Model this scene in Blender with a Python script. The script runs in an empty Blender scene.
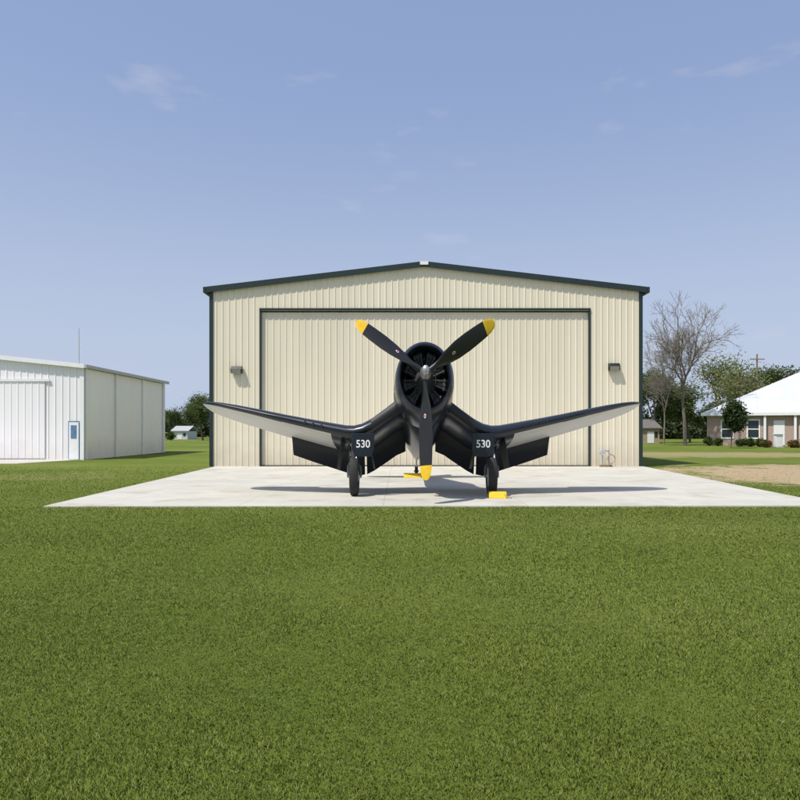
import bpy, math, random
import numpy as np
from mathutils import Vector, Matrix
scene=bpy.context.scene
COL=scene.collection
F=678.0; CZ=1.81; ZS=1.333
def R(a,b): return random.uniform(a,b)

# ------------------------------------------------------------ materials
def nt(m):
    m.use_nodes=True; t=m.node_tree; return t,t.nodes,t.links
def mk(name,c,rough=0.6,metal=0.0,var=0.0,scale=3.0,bump=0.0,bscale=20.0,c2=None,coat=0.0,spec=0.5,stretch=None,grime=0.0):
    m=bpy.data.materials.new(name); t,N,L=nt(m); b=N['Principled BSDF']
    b.inputs['Base Color'].default_value=(*c,1); b.inputs['Roughness'].default_value=rough
    b.inputs['Metallic'].default_value=metal; b.inputs['Coat Weight'].default_value=coat
    b.inputs['Specular IOR Level'].default_value=spec
    tc=N.new('ShaderNodeTexCoord'); src=tc.outputs['Object']
    if stretch:
        mp=N.new('ShaderNodeMapping'); mp.inputs['Scale'].default_value=stretch; L.new(src,mp.inputs[0]); src=mp.outputs[0]
    if var>0 or c2:
        n=N.new('ShaderNodeTexNoise'); n.inputs['Scale'].default_value=scale; n.inputs['Detail'].default_value=6; n.inputs['Roughness'].default_value=0.65
        L.new(src,n.inputs['Vector'])
        r=N.new('ShaderNodeValToRGB'); r.color_ramp.elements[0].position=0.3; r.color_ramp.elements[1].position=0.7
        a=c2 if c2 else tuple(x*(1-var) for x in c); bb=c if c2 else tuple(min(1,x*(1+var)) for x in c)
        r.color_ramp.elements[0].color=(*a,1); r.color_ramp.elements[1].color=(*bb,1)
        L.new(n.outputs['Fac'],r.inputs[0]); out=r.outputs[0]
        if grime>0:   # splash dirt low on the wall, height taken from the object
            sp=N.new('ShaderNodeSeparateXYZ'); L.new(tc.outputs['Object'],sp.inputs[0])
            n3=N.new('ShaderNodeTexNoise'); n3.inputs['Scale'].default_value=1.5; n3.inputs['Detail'].default_value=6; L.new(tc.outputs['Object'],n3.inputs['Vector'])
            ad=N.new('ShaderNodeMath'); ad.operation='MULTIPLY_ADD'; ad.inputs[1].default_value=-1.6; L.new(n3.outputs['Fac'],ad.inputs[0]); L.new(sp.outputs[2],ad.inputs[2])
            mr=N.new('ShaderNodeMapRange'); mr.inputs[1].default_value=-.8; mr.inputs[2].default_value=.6; mr.inputs[3].default_value=grime; mr.inputs[4].default_value=0; L.new(ad.outputs[0],mr.inputs[0])
            mx=N.new('ShaderNodeMix'); mx.data_type='RGBA'; L.new(mr.outputs[0],mx.inputs[0]); L.new(out,mx.inputs[6]); mx.inputs[7].default_value=(.30,.25,.18,1); out=mx.outputs[2]
        L.new(out,b.inputs['Base Color'])
    if bump>0:
        n2=N.new('ShaderNodeTexNoise'); n2.inputs['Scale'].default_value=bscale; n2.inputs['Detail'].default_value=5
        L.new(src,n2.inputs['Vector'])
        bp=N.new('ShaderNodeBump'); bp.inputs['Strength'].default_value=bump; bp.inputs['Distance'].default_value=0.05
        L.new(n2.outputs['Fac'],bp.inputs['Height']); L.new(bp.outputs[0],b.inputs['Normal'])
    return m
def mk_attr(name,rough=0.7,trans=0.0):
    m=bpy.data.materials.new(name); t,N,L=nt(m); b=N['Principled BSDF']
    a=N.new('ShaderNodeAttribute'); a.attribute_name='Col'
    L.new(a.outputs['Color'],b.inputs['Base Color']); b.inputs['Roughness'].default_value=rough
    b.inputs['Specular IOR Level'].default_value=0.25
    if trans>0:
        tr=N.new('ShaderNodeBsdfTranslucent'); L.new(a.outputs['Color'],tr.inputs['Color'])
        mx=N.new('ShaderNodeMixShader'); mx.inputs[0].default_value=trans
        L.new(b.outputs[0],mx.inputs[1]); L.new(tr.outputs[0],mx.inputs[2]); L.new(mx.outputs[0],N['Material Output'].inputs[0])
    return m

M={}
M['cream']=mk('cream_steel',(0.735,0.675,0.525),0.5,0,var=0.05,scale=0.9,stretch=(1.4,1,0.10),grime=.35)
M['cream2']=mk('cream_steel_door',(0.715,0.655,0.505),0.5,0,var=0.06,scale=0.8,stretch=(1.4,1,0.12),grime=.35)
M['trim']=mk('dark_green_trim',(0.016,0.030,0.028),0.4,var=0.1)
M['white_steel']=mk('white_steel',(0.85,0.83,0.85),0.5,var=0.04,scale=0.5,stretch=(1,1,0.2),grime=.22)
M['white_trim']=mk('white_trim',(0.8,0.81,0.82),0.5,var=0.05)
M['grey_steel']=mk('grey_steel',(0.42,0.44,0.45),0.5,var=0.08)
M['strut']=mk('dark_strut_paint',(0.06,0.065,0.07),0.4,var=0.2)
M['navy']=mk('navy_gloss_paint',(0.008,0.012,0.023),0.32,0,var=0.25,scale=2,coat=0.15)
M['navy_dull']=mk('navy_dull_paint',(0.008,0.010,0.016),0.5,var=0.2,scale=3)
M['wing_grey']=mk('pale_grey_paint',(0.62,0.61,0.59),0.45,var=0.10,scale=1.5,stretch=(1,6,1))
M['black']=mk('black_paint',(0.012,0.012,0.013),0.42,var=0.2)
M['rubber']=mk('tyre_rubber',(0.018,0.018,0.018),0.8,var=0.25,scale=10)
M['yellow']=mk('yellow_paint',(0.78,0.49,0.015),0.5,var=0.10,scale=8)
M['metal']=mk('bare_metal',(0.5,0.5,0.5),0.35,0.8,var=0.12,scale=8)
M['engine']=mk('engine_grey',(0.045,0.045,0.048),0.5,0.2,var=0.3,scale=8)
M['engine_dark']=mk('engine_dark_fins',(0.012,0.012,0.013),0.6,0.2,var=0.3,scale=8)
M['engine_rod']=mk('engine_pushrod',(0.07,0.07,0.072),0.5,0.2,var=0.2,scale=8)
M['white']=mk('white_paint',(0.8,0.8,0.8),0.5,var=0.04)
M['red']=mk('red_paint',(0.5,0.03,0.02),0.5,var=0.08)
M['blue']=mk('faded_blue_paint',(0.10,0.20,0.36),0.6,var=0.2)
M['glass']=mk('dark_glass',(0.02,0.03,0.035),0.08,var=0.05)
M['lens']=mk('lamp_glass',(0.35,0.35,0.32),0.2,var=0.05)
M['wood']=mk('weathered_wood',(0.22,0.16,0.10),0.8,var=0.3,scale=6,stretch=(4,4,0.5))
M['brown']=mk('brown_siding',(0.36,0.27,0.19),0.8,var=0.15)
M['roofmetal']=mk('pale_roof_metal',(0.56,0.58,0.60),0.5,var=0.08,scale=0.5)
M['shingle']=mk('grey_shingle',(0.14,0.13,0.12),0.9,var=0.2)
M['bark']=mk('bark',(0.15,0.12,0.09),0.9,var=0.3,scale=2,bump=0.5,bscale=8,stretch=(3,3,0.6))
M['bark_grey']=mk('grey_bark',(0.18,0.155,0.13),0.9,var=0.25,scale=2)
M['leaf']=mk_attr('leaves',0.6,0.3)
M['blade']=mk_attr('grass_blades',0.65,0.3)
def brick():
    m=bpy.data.materials.new('red_brick'); t,N,L=nt(m); b=N['Principled BSDF']
    tc=N.new('ShaderNodeTexCoord'); mp=N.new('ShaderNodeMapping'); mp.inputs['Rotation'].default_value=(math.radians(90),0,0)
    br=N.new('ShaderNodeTexBrick'); br.inputs['Color1'].default_value=(0.42,0.27,0.22,1); br.inputs['Color2'].default_value=(0.32,0.19,0.15,1)
    br.inputs['Mortar'].default_value=(0.5,0.46,0.42,1); br.inputs['Scale'].default_value=4; br.inputs['Mortar Size'].default_value=0.03
    L.new(tc.outputs['Object'],mp.inputs[0]); L.new(mp.outputs[0],br.inputs[0]); L.new(br.outputs[0],b.inputs['Base Color']); b.inputs['Roughness'].default_value=0.85
    return m
M['brick']=brick()

def concrete():
    m=bpy.data.materials.new('concrete'); t,N,L=nt(m); b=N['Principled BSDF']; b.inputs['Roughness'].default_value=0.85
    tc=N.new('ShaderNodeTexCoord')
    n=N.new('ShaderNodeTexNoise'); n.inputs['Scale'].default_value=0.35; n.inputs['Detail'].default_value=8; n.inputs['Roughness'].default_value=0.7
    L.new(tc.outputs['Object'],n.inputs[0])
    r=N.new('ShaderNodeValToRGB'); e=r.color_ramp.elements; e[0].position=0.3; e[0].color=(0.48,0.46,0.40,1); e[1].position=0.65; e[1].color=(0.61,0.59,0.52,1)
    L.new(n.outputs['Fac'],r.inputs[0])
    n2=N.new('ShaderNodeTexNoise'); n2.inputs['Scale'].default_value=25; n2.inputs['Detail'].default_value=4; L.new(tc.outputs['Object'],n2.inputs[0])
    mx=N.new('ShaderNodeMix'); mx.data_type='RGBA'; mx.blend_type='MULTIPLY'; mx.inputs[0].default_value=0.22
    L.new(r.outputs[0],mx.inputs[6]); L.new(n2.outputs['Fac'],mx.inputs[7])
    n3=N.new('ShaderNodeTexNoise'); n3.inputs['Scale'].default_value=0.9; n3.inputs['Detail'].default_value=5; L.new(tc.outputs['Object'],n3.inputs[0])
    r3=N.new('ShaderNodeValToRGB'); e=r3.color_ramp.elements; e[0].position=0.55; e[0].color=(1,1,1,1); e[1].position=0.75; e[1].color=(0.74,0.71,0.65,1); L.new(n3.outputs['Fac'],r3.inputs[0])
    mxs=N.new('ShaderNodeMix'); mxs.data_type='RGBA'; mxs.blend_type='MULTIPLY'; mxs.inputs[0].default_value=1; L.new(mx.outputs[2],mxs.inputs[6]); L.new(r3.outputs[0],mxs.inputs[7])
    sp=N.new('ShaderNodeSeparateXYZ'); L.new(tc.outputs['Object'],sp.inputs[0])
    def line(o,per,off,w):
        a=N.new('ShaderNodeMath'); a.operation='ADD'; a.inputs[1].default_value=off; L.new(sp.outputs[o],a.inputs[0])
        p=N.new('ShaderNodeMath'); p.operation='PINGPONG'; p.inputs[1].default_value=per/2; L.new(a.outputs[0],p.inputs[0])
        l=N.new('ShaderNodeMath'); l.operation='LESS_THAN'; l.inputs[1].default_value=w; L.new(p.outputs[0],l.inputs[0]); return l
    a=line(0,3.4,0.4,0.008); c=line(1,4.3,0.2,0.014)
    mm=N.new('ShaderNodeMath'); mm.operation='MAXIMUM'; L.new(a.outputs[0],mm.inputs[0]); L.new(c.outputs[0],mm.inputs[1])
    m2=N.new('ShaderNodeMix'); m2.data_type='RGBA'; L.new(mm.outputs[0],m2.inputs[0]); L.new(mxs.outputs[2],m2.inputs[6]); m2.inputs[7].default_value=(0.32,0.31,0.27,1)
    L.new(m2.outputs[2],b.inputs['Base Color'])
    return m
M['concrete']=concrete()

def ground_mat():
    m=bpy.data.materials.new('lawn'); t,N,L=nt(m); b=N['Principled BSDF']; b.inputs['Roughness'].default_value=0.9; b.inputs['Specular IOR Level'].default_value=0.1
    tc=N.new('ShaderNodeTexCoord'); O=tc.outputs['Object']
    def noise(s,d=6,r=0.6,mp=None):
        n=N.new('ShaderNodeTexNoise'); n.inputs['Scale'].default_value=s; n.inputs['Detail'].default_value=d; n.inputs['Roughness'].default_value=r
        if mp:
            k=N.new('ShaderNodeMapping'); k.inputs['Scale'].default_value=mp; L.new(O,k.inputs[0]); L.new(k.outputs[0],n.inputs[0])
        else: L.new(O,n.inputs[0])
        return n
    n1=noise(6,8,0.8); n2=noise(0.25,5,0.6); n3=noise(0.08,4,0.6,(0.4,1.4,1))
    r1=N.new('ShaderNodeValToRGB'); e=r1.color_ramp.elements; e[0].position=0.3; e[0].color=(0.085,0.122,0.016,1); e[1].position=0.7; e[1].color=(0.175,0.222,0.038,1)
    L.new(n1.outputs['Fac'],r1.inputs[0])
    r2=N.new('ShaderNodeValToRGB'); e=r2.color_ramp.elements; e[0].position=0.35; e[0].color=(0.78,0.84,0.78,1); e[1].position=0.65; e[1].color=(1.14,1.08,1.1,1)
    L.new(n2.outputs['Fac'],r2.inputs[0])
    mx=N.new('ShaderNodeMix'); mx.data_type='RGBA'; mx.blend_type='MULTIPLY'; mx.inputs[0].default_value=1
    L.new(r1.outputs[0],mx.inputs[6]); L.new(r2.outputs[0],mx.inputs[7])
    r3=N.new('ShaderNodeValToRGB'); e=r3.color_ramp.elements; e[0].position=0.48; e[0].color=(0,0,0,1); e[1].position=0.72; e[1].color=(0.6,0.6,0.6,1)
    L.new(n3.outputs['Fac'],r3.inputs[0])
    mx2=N.new('ShaderNodeMix'); mx2.data_type='RGBA'; L.new(r3.outputs[0],mx2.inputs[0]); L.new(mx.outputs[2],mx2.inputs[6]); mx2.inputs[7].default_value=(0.24,0.26,0.075,1)
    sp=N.new('ShaderNodeSeparateXYZ'); L.new(O,sp.inputs[0])
    nz=noise(0.6,9,0.8)
    def mth(op,a,bv):
        q=N.new('ShaderNodeMath'); q.operation=op
        L.new(a,q.inputs[0])
        if isinstance(bv,(int,float)): q.inputs[1].default_value=bv
        else: L.new(bv,q.inputs[1])
        return q.outputs[0]
    def ell(cx,cy,rx,ry,k=1.0):
        x=mth('DIVIDE',mth('SUBTRACT',sp.outputs[0],cx),rx); y=mth('DIVIDE',mth('SUBTRACT',sp.outputs[1],cy),ry)
        s=mth('ADD',mth('MULTIPLY',x,x),mth('MULTIPLY',y,y))
        s=mth('ADD',s,mth('MULTIPLY',mth('SUBTRACT',nz.outputs['Fac'],0.5),3.2*k))
        mr=N.new('ShaderNodeMapRange'); mr.inputs[1].default_value=1.2; mr.inputs[2].default_value=0.7; L.new(s,mr.inputs[0]); return mr.outputs[0]
    e1=ell(20.0,27,9.0,8.2,1.7); e2=ell(-13.5,26.5,2.8,2.2,1.3); e3=ell(22,50,13,5.5,1.5)
    a=mth('MAXIMUM',e1,mth('MULTIPLY',e2,0.16)); a2=mth('MAXIMUM',a,mth('MULTIPLY',e3,0.5))
    rs_=N.new('ShaderNodeValToRGB'); e=rs_.color_ramp.elements; e[0].position=0.3; e[0].color=(0.29,0.215,0.115,1); e[1].position=0.68; e[1].color=(0.53,0.42,0.27,1)
    L.new(n1.outputs['Fac'],rs_.inputs[0])
    mx3=N.new('ShaderNodeMix'); mx3.data_type='RGBA'; L.new(a2,mx3.inputs[0]); L.new(mx2.outputs[2],mx3.inputs[6]); L.new(rs_.outputs[0],mx3.inputs[7])
    L.new(mx3.outputs[2],b.inputs['Base Color'])
    nb=noise(30,6,0.7); bp=N.new('ShaderNodeBump'); bp.inputs['Strength'].default_value=0.8; bp.inputs['Distance'].default_value=0.05
    L.new(nb.outputs['Fac'],bp.inputs['Height']); L.new(bp.outputs[0],b.inputs['Normal'])
    return m
M['lawn']=ground_mat()

# ------------------------------------------------------------ builders
ORG={}
class MB:
    def __init__(s): s.v=[]; s.f=[]; s.m=[]; s.mats=[]
    def mi(s,mat):
        if mat not in s.mats: s.mats.append(mat)
        return s.mats.index(mat)
    def add(s,vs,fs,mat):
        o=len(s.v); s.v+= [tuple(v) for v in vs]; i=s.mi(mat)
        for f in fs: s.f.append([o+k for k in f]); s.m.append(i)
    def box(s,x0,x1,y0,y1,z0,z1,mat):
        s.add([(x0,y0,z0),(x1,y0,z0),(x1,y1,z0),(x0,y1,z0),(x0,y0,z1),(x1,y0,z1),(x1,y1,z1),(x0,y1,z1)],
              [(0,3,2,1),(4,5,6,7),(0,1,5,4),(1,2,6,5),(2,3,7,6),(3,0,4,7)],mat)
    def loft(s,rings,mat,cap=True,matf=None):
        n=len(rings[0]); o=len(s.v)
        for r in rings: s.v+=[tuple(p) for p in r]
        for i in range(len(rings)-1):
            for j in range(n):
                k=(j+1)%n; s.f.append([o+i*n+j,o+i*n+k,o+(i+1)*n+k,o+(i+1)*n+j])
                s.m.append(s.mi(matf(i,j) if matf else mat))
        if cap:
            s.f.append([o+j for j in range(n)][::-1]); s.m.append(s.mi(matf(0,0) if matf else mat))
            b=o+(len(rings)-1)*n; s.f.append([b+j for j in range(n)]); s.m.append(s.mi(matf(len(rings)-2,0) if matf else mat))
    def tube(s,p,q,r0,r1,mat,n=10,cap=True):
        p=Vector(p); q=Vector(q); d=(q-p).normalized(); a=d.orthogonal().normalized(); b=d.cross(a)
        rg=lambda c,r:[c+(a*math.cos(2*math.pi*i/n)+b*math.sin(2*math.pi*i/n))*r for i in range(n)]
        s.loft([rg(p,r0),rg(q,r1)],mat,cap)
    def lathe(s,prof,c,axis,mat,n=32,matf=None,cap=False):
        c=Vector(c); ax=Vector(axis).normalized(); a=ax.orthogonal().normalized(); b=ax.cross(a)
        s.loft([[c+ax*h+(a*math.cos(2*math.pi*i/n)+b*math.sin(2*math.pi*i/n))*r for i in range(n)] for h,r in prof],mat,cap,matf)
    def prism(s,poly,ext,mat):
        n=len(poly); e=Vector(ext); vs=[Vector(p) for p in poly]+[Vector(p)+e for p in poly]
        fs=[tuple(range(n))[::-1],tuple(range(n,2*n))]+[(i,(i+1)%n,n+(i+1)%n,n+i) for i in range(n)]
        s.add(vs,fs,mat)
    def xf(s,fn): s.v=[tuple(fn(*v)) for v in s.v]; return s
def thing(name,loc,label,cat,group=None):
    o=bpy.data.objects.new(name,None); o.location=loc; o.empty_display_size=0.3; COL.objects.link(o)
    ORG[o.name]=Vector(loc); o['label']=label; o['category']=cat
    if group: o['group']=group
    return o
def build(mb,name,parent=None,smooth=False,bevel=0,recalc=True,origin=None,ang=35):
    org=Vector(origin) if origin is not None else (ORG[parent.name] if parent else Vector((0,0,0)))
    me=bpy.data.meshes.new(name)
    me.from_pydata([(v[0]-org.x,v[1]-org.y,v[2]-org.z) for v in mb.v],[],mb.f)
    for m in mb.mats: me.materials.append(m)
    me.polygons.foreach_set('material_index',mb.m)
    if recalc:
        import bmesh
        bm=bmesh.new(); bm.from_mesh(me); bmesh.ops.recalc_face_normals(bm,faces=bm.faces); bm.to_mesh(me); bm.free()
    if smooth:
        me.polygons.foreach_set('use_smooth',[True]*len(me.polygons)); me.set_sharp_from_angle(angle=math.radians(ang))
    me.update()
    o=bpy.data.objects.new(name,me); COL.objects.link(o)
    if parent:
        o.parent=parent; o.location=org-ORG[parent.name]
    else: o.location=org
    ORG[o.name]=org
    if bevel:
        bv=o.modifiers.new('bevel','BEVEL'); bv.width=bevel; bv.segments=2; bv.limit_method='ANGLE'
    return o

# ------------------------------------------------------------ ground
g=MB(); S=2500; g.add([(-S,-200,0),(S,-200,0),(S,S*1.6,0),(-S,S*1.6,0)],[(0,1,2,3)],M['lawn'])
o=build(g,'ground'); o['kind']='structure'
g=MB(); top=0.03
g.prism([(-8.35,15.85,-0.1),(10.4,15.95,-0.1),(11.95,33.6,-0.1),(-9.05,33.6,-0.1)],(0,0,0.1+top),M['concrete'])
o=build(g,'apron_pavement'); o['kind']='structure'
g=MB(); g.prism([(-34,35.5,-0.1),(-20.4,36.2,-0.1),(-19.2,41.3,-0.1),(-34,41.3,-0.1)],(0,0,0.125),M['concrete'])
o=build(g,'building_pavement'); o['kind']='structure'

# grass blades
rs=np.random.RandomState(4)
def vnoise(x,y,s,seed):
    q=np.random.RandomState(seed).rand(64,64); u=x*s; v=y*s
    i=np.floor(u).astype(int); j=np.floor(v).astype(int); fu=u-i; fv=v-j; fu=fu*fu*(3-2*fu); fv=fv*fv*(3-2*fv)
    g=lambda a,b:q[a%64,b%64]
    return (g(i,j)*(1-fu)+g(i+1,j)*fu)*(1-fv)+(g(i,j+1)*(1-fu)+g(i+1,j+1)*fu)*fv
def grass(n,d0,d1,name,xr=0.72,xmask=None,hmul=1.0):
    d=d0*(d1/d0)**rs.rand(n); x=(rs.rand(n)*2-1)*(xr*d+0.6)
    if xmask is not None:
        k=xmask(x,d); x=x[k]; d=d[k]; n=len(x)
    cl=(0.5*vnoise(x,d,1.1,1)+0.3*vnoise(x,d,3.1,2)+0.2*vnoise(x,d,9,3))*2-1
    big=(.6*vnoise(x,d,0.35,7)+.4*vnoise(x+40,d,0.9,8))*2-1
    h=(0.009+0.015*rs.rand(n)**1.5)*(1+0.6*cl)*(0.8+0.04*d)*hmul
    w=(0.0013+0.0013*rs.rand(n))*(0.6+0.2*d)
    a=rs.rand(n)*2*np.pi; la=rs.rand(n)*2*np.pi; ln=h*(0.2+1.2*rs.rand(n))
    v=np.zeros((n,3,3)); 
    v[:,0,0]=x-np.cos(a)*w; v[:,0,1]=d-np.sin(a)*w; v[:,0,2]=-0.002
    v[:,1,0]=x+np.cos(a)*w; v[:,1,1]=d+np.sin(a)*w; v[:,1,2]=-0.002
    v[:,2,0]=x+np.cos(la)*ln; v[:,2,1]=d+np.sin(la)*ln; v[:,2,2]=h
    me=bpy.data.meshes.new(name); me.vertices.add(3*n); me.vertices.foreach_set('co',v.reshape(-1))
    me.loops.add(3*n); me.loops.foreach_set('vertex_index',np.arange(3*n,dtype=np.int32))
    me.polygons.add(n); me.polygons.foreach_set('loop_start',np.arange(0,3*n,3,dtype=np.int32)); me.polygons.foreach_set('loop_total',np.full(n,3,dtype=np.int32))
    me.update(calc_edges=True)
    t=np.clip(rs.rand(n)*0.6+0.4*(cl*0.9+0.5),0,1); dry=(rs.rand(n)<0.07+.06*np.clip(big,0,1))
    c0=np.array([0.115,0.168,0.020]); c1=np.array([0.315,0.390,0.072]); c=c0+(c1-c0)*t[:,None]
    c*= (1+0.24*big)[:,None]
    c[dry]=np.array([0.44,0.42,0.20])*(0.7+0.3*rs.rand(dry.sum()))[:,None]
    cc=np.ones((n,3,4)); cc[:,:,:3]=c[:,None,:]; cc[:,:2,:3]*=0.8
    at=me.color_attributes.new('Col','FLOAT_COLOR','POINT'); at.data.foreach_set('color',cc.reshape(-1))
    nn=rs.randn(n,3)*0.34; nn[:,2]=1; nn/=np.linalg.norm(nn,axis=1)[:,None]
    me.polygons.foreach_set('use_smooth',[True]*n)
    me.normals_split_custom_set_from_vertices(np.repeat(nn,3,axis=0).tolist())
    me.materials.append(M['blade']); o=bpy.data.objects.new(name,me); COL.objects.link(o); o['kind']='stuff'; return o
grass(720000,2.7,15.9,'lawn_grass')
def outside(x,d):
    fr=(d-15.85)/(33.6-15.85); xl=-8.35-0.7*fr; xr_=10.4+1.55*fr
    dirt=((x-20.0)/10)**2+((d-27)/8.6)**2<1.1-.9*(vnoise(x,d,.9,9)-.2)
    return ((x<xl)|(x>xr_))&((~dirt)|(rs.rand(len(x))<.10))&(rs.rand(len(x))<np.clip((36-d)/14,0,1))
grass(170000,15.8,36,'field_grass',0.75,outside,0.95)

# ------------------------------------------------------------ hangar
HY=33.2; K=HY/F
X=lambda px:(px-400)*K
Z=lambda py:CZ-(py-430)*K
xl,xr=X(211),X(641); xc=X(424); ze=Z(291); zr=Z(266)
def zroof(x):
    return ze+(zr-ze)*(1-abs(x-xc)/(xc-xl if x<xc else xr-xc))
def ribbed(mb,u0,u1,zb,zt,mp,per,dep,rw,mat,extra=()):
    us=[]; u=u0
    while u<u1-1e-6:
        for a,b in ((0,0),(per-rw,0),(per-rw*0.7,dep),(per-rw*0.3,dep)):
            if u+a<u1: us.append((u+a,b))
        u+=per
    us.append((u1,0))
    for e in extra:
        if u0<e<u1: us.append((e+1e-4,0))
    us.sort()
    vs=[];fs=[]
    for (u,b) in us:
        x,y=mp(u,b); vs+=[(x,y,zb),(x,y,zt(u))]
    for i in range(len(us)-1): fs.append((2*i,2*i+2,2*i+3,2*i+1))
    mb.add(vs,fs,mat)
hangar=thing('hangar',(xc,HY,0),'wide cream ribbed steel hangar with dark green trim and closed door','hangar')
DX0,DX1,DZ=X(260),X(590),Z(311); DEP=26
mb=MB()
fmap=lambda u,b:(u,HY-b)
RP=0.31
ribbed(mb,xl,DX0,0.0,zroof,fmap,RP,0.024,0.1,M['cream'])
ribbed(mb,DX1,xr,0.0,zroof,fmap,RP,0.024,0.1,M['cream'])
ribbed(mb,DX0,DX1,DZ,zroof,fmap,RP,0.024,0.1,M['cream'],extra=(xc,))
ribbed(mb,HY,HY+DEP,0,lambda u:ze,lambda u,b:(xl-b,u),RP,0.03,0.1,M['cream'])
ribbed(mb,HY,HY+DEP,0,lambda u:ze,lambda u,b:(xr+b,u),RP,0.03,0.1,M['cream'])
ribbed(mb,xl,xr,0,zroof,lambda u,b:(u,HY+DEP+b),RP,0.03,0.1,M['cream'],extra=(xc,))
build(mb,'wall',hangar,recalc=False)
mb=MB()
ribbed(mb,DX0+0.06,DX1-0.06,0.06,lambda u:DZ-0.05,lambda u,b:(u,HY+0.10-b),0.31,0.022,0.09,M['cream2'])
mb.box(DX0+0.06,DX1-0.06,HY+0.105,HY+0.2,0.04,DZ-0.05,M['cream2'])
mb.box(DX0+0.06,DX1-0.06,HY+0.05,HY+0.099,0.035,0.08,M['trim'])
door=build(mb,'door',hangar,recalc=False)
for q in ((DX0-0.02,DX0+0.07,HY-0.05,HY+0.25,0.035,DZ+0.02),(DX1-0.07,DX1+0.02,HY-0.05,HY+0.25,0.035,DZ+0.02),(DX0-0.02,DX1+0.02,HY-0.07,HY+0.25,DZ+0.022,DZ+0.13)):
    mb=MB(); mb.box(*q,M['trim']); build(mb,'door_frame',hangar)
for (a,b) in ((xl-0.07,xl+0.11),(xr-0.11,xr+0.07)):
    mb=MB(); mb.box(a,b,HY-0.05,HY+0.16,0.035,ze-0.02,M['trim']); build(mb,'corner_trim',hangar)
mb=MB(); ex0,ex1=X(207),X(645.5)
s0=(zr-ze)/(xc-xl); s1=(zr-ze)/(xr-xc); zr2=zr+0.06
za=zr2-s0*(xc-ex0); zb_=zr2-s1*(ex1-xc)
vsl=[(ex0,za),(xc,zr2),(ex1,zb_),(ex1,zb_+.1),(xc,zr2+.1),(ex0,za+.1)]
mb.prism([(a,HY-0.12,b) for a,b in vsl],(0,DEP+0.4,0),M['grey_steel'])
build(mb,'roof',hangar)
mb=MB()
vsl=[(ex0,za-.14),(xc,zr2-.13),(ex1,zb_-.14),(ex1,zb_+.14),(xc,zr2+.14),(ex0,za+.14)]
mb.prism([(a,HY-0.18,b) for a,b in vsl],(0,0.055,0),M['trim'])
build(mb,'roof_trim',hangar)
for a,sg in ((ex0,-1),(ex1,1)):
    zz=za if sg<0 else zb_
    x0,x1=sorted((a+sg*0.01,a+sg*0.14)); mb=MB()
    mb.box(x0,x1,HY-0.2,HY+DEP+0.2,zz-0.15,zz+0.13,M['trim']); build(mb,'gutter',hangar)
mb=MB(); mb.box(xc-0.2,xc+0.2,HY-0.23,HY-0.185,zr2-0.04,zr2+0.12,M['white']); build(mb,'ridge_cap',hangar)
for (px,py) in ((237.5,370),(613,367)):
    x=X(px); z=Z(py); mb=MB()
    mb.prism([(x-0.27,HY-0.04,z-0.18),(x-0.27,HY-0.24,z-0.18),(x-0.27,HY-0.32,z+0.02),(x-0.27,HY-0.2,z+0.17),(x-0.27,HY-0.04,z+0.17)],(0.54,0,0),M['black'])
    l=build(mb,'wall_light',hangar,bevel=0.015)
    mb=MB(); mb.prism([(x-0.22,HY-0.235,z-0.195),(x-0.22,HY-0.255,z-0.185),(x-0.22,HY-0.335,z+0.01),(x-0.22,HY-0.31,z+0.01)],(0.44,0,0),M['lens'])
    build(mb,'lens',l)
x=X(604)
ut=thing('water_standpipe',(x,HY-0.4,top),'small galvanised water standpipe with coiled hose beside the hangar wall','standpipe')
mb=MB(); yb=HY-0.4
mb.tube((x-0.2,yb,0.02),(x-0.2,yb,0.85),0.035,0.035,M['metal']); mb.tube((x-0.2,yb,0.8),(x+0.12,yb,0.8),0.03,0.03,M['metal']); mb.tube((x+0.12,yb,0.83),(x+0.12,yb,0.02),0.03,0.03,M['metal'])
mb.box(x-0.3,x+0.25,yb-0.1,yb+0.15,0.02,0.12,M['wood'])
build(mb,'pipe',ut,smooth=True)
mb=MB(); mb.lathe([(-0.08,0.02),(-0.08,0.13),(0.08,0.13),(0.08,0.02)],(x-0.2,yb-0.02,0.72),(0,1,0),M['grey_steel'],16); build(mb,'gauge',ut,smooth=True)
mb=MB()
rings=[]
for i in range(49):
    a=i/16*2*math.pi; rr=0.17+0.012*math.sin(a*3.1); c=Vector((x+0.18+math.cos(a)*rr,yb-0.12-0.012*i/10,0.42+math.sin(a)*rr*1.3)); rad=Vector((math.cos(a),0,math.sin(a)))
    rings.append([c+(rad*math.cos(q)+Vector((0,1,0))*math.sin(q))*0.022 for q in [k*math.pi/3 for k in range(6)]])
mb.loft(rings,M['brown']); build(mb,'hose',ut,smooth=True)

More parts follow.
